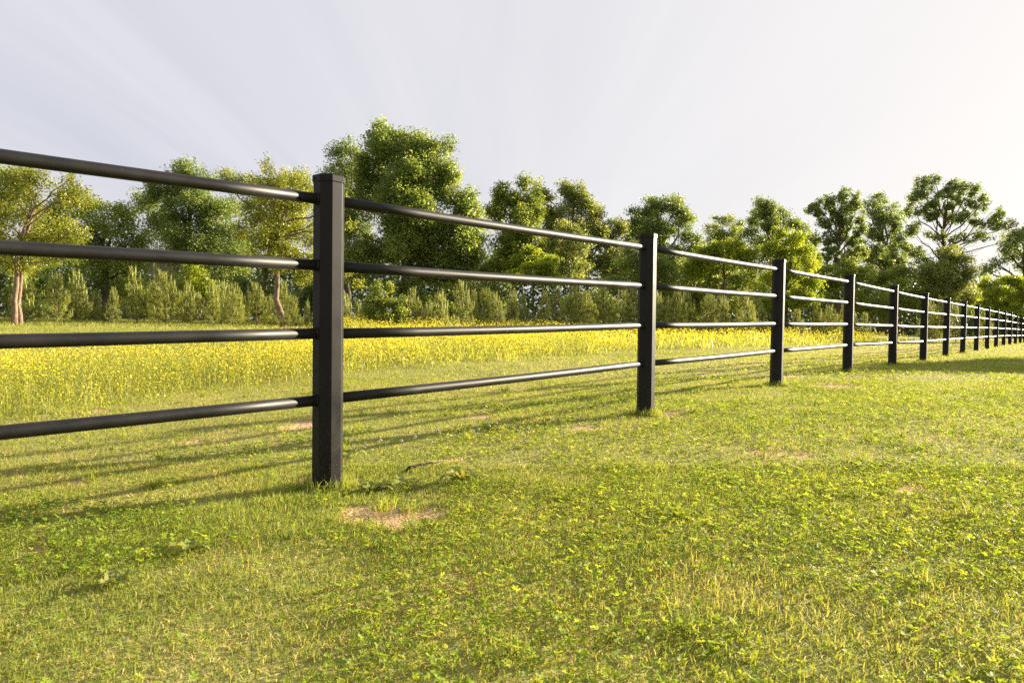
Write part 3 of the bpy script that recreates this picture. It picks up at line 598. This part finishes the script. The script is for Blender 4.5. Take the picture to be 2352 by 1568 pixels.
def clover_mask(x, y):
    u, v = uv(x, y)
    a = .55 * vnoise(x, y, .8, 51) + .45 * vnoise(x, y, .25, 52) + .12 * sst(-.3, 1.5, -v) + .10 * sst(-1.2, 2, x) - .06
    return sst(.40, .58, a)
BV = []; BF = []; BT = []; vo_ = 0
def blades(X, Y, h, wd, lean, tint, seg2):
    global vo_
    n = len(X); Z = ground(X, Y); a = rs.uniform(0, 6.283, n); la = rs.uniform(0, 6.283, n)
    wv = np.stack([np.cos(a), np.sin(a), np.zeros(n)], -1) * (wd * .5)[:, None]
    B = np.stack([X, Y, Z - .003], -1); ld = np.stack([np.cos(la), np.sin(la), np.zeros(n)], -1)
    top = B + ld * (h * np.sin(lean))[:, None]; top[:, 2] += h * np.cos(lean)
    tt = np.clip(tint, 0, 1)
    if seg2:
        mid = B + ld * (h * np.sin(lean) * .38)[:, None]; mid[:, 2] += h * np.cos(lean) * .62
        V = np.stack([B - wv, B + wv, mid - wv * .8, mid + wv * .8, top], 1).reshape(-1, 3)
        i = np.arange(n)[:, None] * 5 + vo_
        F = np.concatenate([i + [[0, 1, 3]], i + [[0, 3, 2]], i + [[2, 3, 4]]], 0); k = 5
    else:
        V = np.stack([B - wv, B + wv, top], 1).reshape(-1, 3); F = np.arange(n * 3).reshape(n, 3) + vo_; k = 3
    BV.append(V.astype(np.float32)); BF.append(F.astype(np.int32)); BT.append(np.repeat(tt, k).astype(np.float32)); vo_ += n * k
def lawn(n, y0, y1, h0, h1, wd, seg2, side=.86, pad=.5):
    X, Y = near_fov(n, y0, y1, side, pad); mk = meadow_mask(X, Y); sm = soil_mask(X, Y)
    keep = (rs.uniform(0, 1, n) > mk * .5) & (rs.uniform(0, 1, n) > sm * .82); X = X[keep]; Y = Y[keep]; sm = sm[keep]
    m = len(X); pt = patch(X, Y); u, v = uv(X, Y)
    dry = sst(.50, .72, .6 * vnoise(X, Y, .7, 61) + .4 * vnoise(X, Y, .2, 62)) * .34 + sm * .4 + .14 + .20 * sst(0, .6, v) * (1 - sst(3.5, 4.5, v))
    dry = dry + .0; strw = rs.uniform(0, 1, m) < dry
    tint = np.where(strw, rs.uniform(0, .2, m), .38 + (pt - .5) * .6 + rs.normal(.12, .17, m)); tint = np.where(strw, tint, np.maximum(tint, .26))
    cl = vnoise(X, Y, .16, 63) * .6 + vnoise(X, Y, .5, 64) * .6
    h = rs.uniform(h0, h1, m) * (.45 + .9 * cl) * np.where(strw, .75, 1) * (1 + .5 * (v > 12)); w_ = wd * rs.uniform(.6, 1.4, m)
    h = h * (1 - .5 * sm); lean = np.abs(rs.normal(.85, .42, m)) + np.where(strw, .5, 0); lean = np.minimum(lean, 1.5)
    blades(X, Y, h, w_, lean, tint, seg2)
lawn(420000, .9, 3.4, .012, .036, .0024, True, .95, .8)
lawn(360000, 3.4, 8, .016, .042, .0042, False)
lawn(230000, 8, 20, .024, .055, .0090, False)
lawn(150000, 20, 46, .05, .11, .022, False, .95, 2)
# tufts of longer grass against posts and in the near lawn
for k in range(0, 8):
    x, y = post_xy(k); m = 380; a = rs.uniform(0, 6.28, m); r_ = rs.uniform(.062, .13, m)
    blades(x + np.cos(a) * r_, y + np.sin(a) * r_, rs.uniform(.025, .085, m), np.full(m, .003), np.abs(rs.normal(.3, .25, m)), rs.uniform(.25, .9, m), True)
for k in range(150):
    X, Y = near_fov(1, 1.2, 7); m = rs.randint(25, 60); r_ = np.abs(rs.normal(0, .025, m)); a = rs.uniform(0, 6.28, m)
    blades(X + np.cos(a) * r_, Y + np.sin(a) * r_, rs.uniform(.03, .075, m), np.full(m, .0030), np.abs(rs.normal(.55, .3, m)), np.full(m, rs.uniform(.4, .9)) + rs.normal(0, .1, m), True)
o = mesh_np('lawn_grass', np.concatenate(BV), np.concatenate(BF), M['grass'], attrs={'tint': np.concatenate(BT)}); tag(o, 'short mown lawn grass with dry straw-coloured patches', 'grass', kind='stuff')
# clover leaves
def clover(n, y0, y1, size):
    X, Y = near_fov(n, y0, y1); mk = clover_mask(X, Y) * (1 - meadow_mask(X, Y)) * (1 - soil_mask(X, Y)); u, v = uv(X, Y); mk = mk * np.where(v > 1.2, .35, 1)
    k = rs.uniform(0, 1, n) < mk * (.35 + .5 * vnoise(X, Y, .18, 55)) + .06; X = X[k]; Y = Y[k]; m = len(X)
    Z = ground(X, Y) + rs.uniform(.008, .032, m); s = size * rs.uniform(.5, 1.5, m)
    nr = rs.normal(0, .38, (m, 3)); nr[:, 2] = 1; nr /= np.linalg.norm(nr, axis=1, keepdims=True)
    t = rs.normal(size=(m, 3)); t -= (t * nr).sum(1, keepdims=True) * nr; t /= np.linalg.norm(t, axis=1, keepdims=True); b = np.cross(nr, t)
    Vs = []; Ts = []; Cc = np.stack([X, Y, Z], -1); tn = np.clip(rs.normal(.5, .22, m) + (vnoise(X, Y, .5, 71) - .5) * .5, 0, 1)
    for j in range(3):
        a = j * 2.0944; d = t * math.cos(a) + b * math.sin(a); e = -t * math.sin(a) + b * math.cos(a); S = s[:, None]; up = nr * S * rs.uniform(.1, .45, (m, 1))
        Vs.append(np.stack([Cc, Cc + d * S * .55 + e * S * .48 + up, Cc + d * S * 1.02 + e * S * .30 + up * .8, Cc + d * S * .92 + up * .3, Cc + d * S * 1.02 - e * S * .30 + up * .8, Cc + d * S * .55 - e * S * .48 + up], 1)); Ts.append(tn)
    V = np.concatenate(Vs).reshape(-1, 3); T = np.repeat(np.concatenate(Ts), 6); q = np.arange(m * 3)[:, None] * 6
    F = np.concatenate([q + [[0, 1, 2, 3]], q + [[0, 3, 4, 5]]], 0); return V, F, T
CV = []; CF = []; CT = []; off = 0
for args in [(52000, 1.0, 3.4, .0085), (70000, 3.4, 8, .0105), (46000, 8, 16, .017)]:
    V, F, T = clover(*args); CV.append(V); CF.append(F + off); CT.append(T); off += len(V)
o = mesh_np('clover', np.concatenate(CV), np.concatenate(CF), M['clover'], attrs={'tint': np.concatenate(CT)}); tag(o, 'round-leaved clover growing in patches through the lawn', 'clover', kind='stuff')

# ---------------------------------------------------------------- meadow of yellow flowers
FV = []; FF = []; FT = []; foff = 0; BV = []; BF = []; BT = []; vo_ = 0
def meadow(nst, nfl, nlf, y0, y1, hh, wd, fs, side=.86):
    global foff
    X, Y = near_fov(nst, y0, y1, side, 1); mk = meadow_mask(X, Y); k = rs.uniform(0, 1, nst) < mk; X = X[k]; Y = Y[k]; mk = mk[k]; m = len(X)
    hs = hh * (.55 + .6 * vnoise(X, Y, 1.1, 81)) * (.30 + .70 * mk)
    blades(X, Y, hs * rs.uniform(.35, 1.05, m), np.full(m, wd) * rs.uniform(.5, 1.4, m), np.abs(rs.normal(.4, .4, m)), np.where(rs.uniform(0, 1, m) < .13, rs.uniform(0, .2, m), rs.uniform(.28, 1, m)), True)
    X, Y = near_fov(nlf, y0, y1, side, 1); mk = meadow_mask(X, Y); k = rs.uniform(0, 1, nlf) < mk; X = X[k]; Y = Y[k]; mk = mk[k]; m = len(X)   # leaves at all heights
    hs = hh * (.55 + .6 * vnoise(X, Y, 1.1, 81)) * (.30 + .70 * mk); Z = ground(X, Y) + hs * rs.uniform(0, .85, m)
    a = rs.uniform(0, 6.28, m); el = rs.uniform(-.2, 1.1, m); ln = rs.uniform(3, 8, m) * wd; d = np.stack([np.cos(a) * np.cos(el), np.sin(a) * np.cos(el), np.sin(el)], -1); sd_ = np.stack([-np.sin(a), np.cos(a), np.zeros(m)], -1) * (wd * 1.1)
    B = np.stack([X, Y, Z], -1); V = np.stack([B, B + d * (ln * .5)[:, None] + sd_, B + d * ln[:, None], B + d * (ln * .5)[:, None] - sd_], 1).reshape(-1, 3)
    global vo_
    i = np.arange(m)[:, None] * 4 + vo_; BV.append(V.astype(np.float32)); BF.append(np.concatenate([i + [[0, 1, 2]], i + [[0, 2, 3]]], 0).astype(np.int32)); BT.append(np.repeat(rs.uniform(.25, 1, m), 4).astype(np.float32)); vo_ += m * 4
    X, Y = near_fov(nfl, y0, y1, side, 1); mk = meadow_mask(X, Y); dens = sst(.30, .66, .6 * vnoise(X, Y, 1.3, 91) + .4 * vnoise(X, Y, .35, 92)) * .75 + .25
    k = rs.uniform(0, 1, nfl) < mk * dens; X = X[k]; Y = Y[k]; mk = mk[k]; m = len(X)
    hs = hh * (.55 + .6 * vnoise(X, Y, 1.1, 81)) * (.30 + .70 * mk); Z = ground(X, Y) + hs * rs.uniform(.45, 1.2, m)
    s = fs * rs.uniform(.7, 1.25, m); nr = rs.normal(0, .6, (m, 3)); nr[:, 2] = 1; nr /= np.linalg.norm(nr, axis=1, keepdims=True)
    t = rs.normal(size=(m, 3)); t -= (t * nr).sum(1, keepdims=True) * nr; t /= np.linalg.norm(t, axis=1, keepdims=True); b = np.cross(nr, t); Cc = np.stack([X, Y, Z], -1); S = s[:, None]; pts = [Cc]
    for j in range(10):
        a = j * math.pi / 5; rr = 1.0 if j % 2 == 0 else .62; pts.append(Cc + (t * math.cos(a) + b * math.sin(a)) * S * rr * .5 + nr * S * .42 * rr)
    V = np.stack(pts, 1).reshape(-1, 3); q = np.arange(m)[:, None] * 11 + foff
    FF.append(np.concatenate([q + [[0, 1 + j, 1 + (j + 1) % 10]] for j in range(10)], 0)); FV.append(V); FT.append(np.repeat(rs.uniform(0, 1, m), 11)); foff += m * 11
meadow(20000, 60000, 230000, 4.4, 9, .38, .0048, .020, .95)
meadow(24000, 80000, 160000, 9, 17, .42, .0090, .028)
meadow(36000, 56000, 50000, 17, 34, .44, .020, .048)
o = mesh_np('meadow_plants', np.concatenate(BV), np.concatenate(BF), M['meadow'], attrs={'tint': np.concatenate(BT)}); tag(o, 'tall green meadow stems and leaves beyond the fence', 'meadow', kind='stuff')
o = mesh_np('meadow_flowers', np.concatenate(FV), np.concatenate(FF), M['petal'], attrs={'tint': np.concatenate(FT)}); tag(o, 'carpet of small yellow buttercup flowers over the meadow', 'wildflowers', kind='stuff')

# ---------------------------------------------------------------- white clover flowers
def head_mesh():
    V = []; F = []; r = np.random.RandomState(4)
    for i in range(70):                  # florets round a small ball
        d = r.normal(size=3); d /= np.linalg.norm(d); d[2] = abs(d[2]) * 1.1 - .25; t = np.cross(d, [0, 0, 1.01]); t /= np.linalg.norm(t); b = np.cross(d, t)
        c0 = d * .003; c1 = d * .0095; w_ = .0016; q = len(V); V += [c0 - t * w_ * .4, c0 + t * w_ * .4, c1 + t * w_, c1 - t * w_]; F.append((q, q + 1, q + 2, q + 3))
        q = len(V); V += [c0 - b * w_ * .4, c0 + b * w_ * .4, c1 + b * w_, c1 - b * w_]; F.append((q, q + 1, q + 2, q + 3))
    return V, F
hv, hf = head_mesh(); first = None
CL = [(1008, 1015), (985, 972), (1013, 1021), (1065, 1010), (1098, 1017), (1120, 1003), (1080, 1012), (1140, 992), (1094, 1008), (1175, 998), (1030, 1025), (842, 1048), (836, 1051), (1165, 985), (1240, 993), (1270, 985), (1285, 1000), (1225, 968), (1338, 957), (1375, 951), (1385, 948), (1392, 955), (1325, 965), (1205, 1022), (1215, 1045), (1180, 1060),
      (1240, 1058), (1296, 1018), (1460, 1010), (1300, 1065), (1420, 1005), (880, 1042), (925, 1045), (950, 1030), (990, 1035), (1420, 985), (1375, 1070), (1205, 1010), (1890, 898), (1897, 897), (1904, 898), (1877, 899), (1945, 896), (1180, 1012), (1250, 1030), (1330, 1035), (2390, 1500)]
def ordinal(n):
    if n <= 19: return ORD[n - 1]
    t_ = {2: 'twent', 3: 'thirt', 4: 'fort', 5: 'fift'}[n // 10]
    return t_ + 'ieth' if n % 10 == 0 else t_ + 'y-' + ORD[n % 10 - 1]
CL.sort(); cc_ = {}
for px, py in CL:
    x, y = on_ground(px, py)
    if first is None:
        r_ = empty('white_clover_flower', (0, 0, 0)); me = bpy.data.meshes.new('flower_head'); me.from_pydata([tuple(v) for v in hv], [], hf); me.materials.append(M['clover_head'])
        ho = bpy.data.objects.new('flower_head', me); C.objects.link(ho); ho.parent = r_; ho.location = (0, 0, .068); ho.scale = (1.15, 1.15, 1.0)
        st_ = MB().tube([(0, 0, -.01), (.004, 0, .03), (0, 0, .068)], .001, 5).build('stem', M['clover'], r_); first = r_; o = r_
    else:
        o = first.copy(); C.objects.link(o)
        for ch in first.children: c = ch.copy(); C.objects.link(c); c.parent = o
    s_ = random.uniform(.75, 1.15); o.location = (x, y, gz(x, y)); o.scale = (s_,) * 3; o.rotation_euler = (random.uniform(-.3, .3), random.uniform(-.3, .3), random.uniform(0, 6))
    g_ = sum(1 for q_ in POSTPX if px > q_); cc_[g_] = cc_.get(g_, 0) + 1
    tag(o, f'white clover flower head, {ordinal(cc_[g_])} from the left {GAPN[g_]}', 'clover flower', 'white clover flowers in the lawn')

# ---------------------------------------------------------------- broad-leaved weeds, stick, dry leaves
def weed(px, py, nl, ln, wd, label, seed, rise=.55):
    r = random.Random(seed); x, y = on_ground(px, py); root = empty('broadleaf_weed', (x, y, gz(x, y))); tag(root, label, 'weed', 'broad-leaved weeds in the lawn')
    for i in range(nl):
        a = 2 * math.pi * i / nl + r.uniform(-.35, .35); L_ = ln * r.uniform(.6, 1.15); W_ = wd * r.uniform(.8, 1.2); rs_ = rise * r.uniform(.4, 1.3); V = []; F = []; K = 9; tint = r.uniform(.1, .8)
        for k in range(K):
            t = k / (K - 1); wv = W_ * math.sin(math.pi * min(1, t * .93 + .05)) ** .8 * (1 + .16 * math.sin(k * 2.6)); d = L_ * t; z = L_ * rs_ * (t * 1.5 - t * t * 1.15) + .008
            cxx, cyy = math.cos(a) * d, math.sin(a) * d
            V += [(cxx - math.sin(a) * wv * .5, cyy + math.cos(a) * wv * .5, z + wv * .22 + .006 * math.sin(k * 2.1)), (cxx, cyy, z), (cxx + math.sin(a) * wv * .5, cyy - math.cos(a) * wv * .5, z + wv * .22 - .006 * math.sin(k * 1.7))]
        for k in range(K - 1):
            q = k * 3; F += [(q, q + 1, q + 4, q + 3), (q + 1, q + 2, q + 5, q + 4)]
        o = mesh_np('leaf', np.array(V), np.array(F), M['weed'], root, attrs={'tint': np.full(len(V), tint)}, smooth=True)
weed(858, 1128, 9, .085, .030, 'broad-leaved weed rosette at the foot of the nearest post', 1)
weed(1060, 1108, 10, .11, .038, 'largest broad-leaved weed, beside the right end of the dark stick', 2, .8)
weed(440, 1268, 8, .07, .028, 'greyish broad-leaved weed low in the left foreground', 3)
weed(265, 1345, 9, .065, .024, 'broad-leaved weed with brown leaf tips, nearest left corner', 4)
weed(800, 1062, 4, .09, .05, 'small weed with one upright round leaf right of nearest post', 5, .9)
weed(925, 1118, 6, .10, .035, 'small flat weed between the stick and the reddish soil patch', 6)
x0, y0 = on_ground(932, 1088); x1, y1 = on_ground(1012, 1073)
root = MB(); pts = []
for i in range(10):
    t = i / 9; x = x0 + (x1 - x0) * t; y = y0 + (y1 - y0) * t; pts.append((x, y, gz(x, y) + .026 + .006 * math.sin(t * 3.0) - (.018 if i == 0 else 0) + .002 * math.sin(i * 2.3)))
o = root.tube(pts, [.009, .0085, .008, .0065, .006, .0055, .005, .004, .003, .002], 8).build('stick', M['stick'], None, smooth=True)
tag(o, 'dark curved stick lying in the grass right of the nearest post', 'stick')
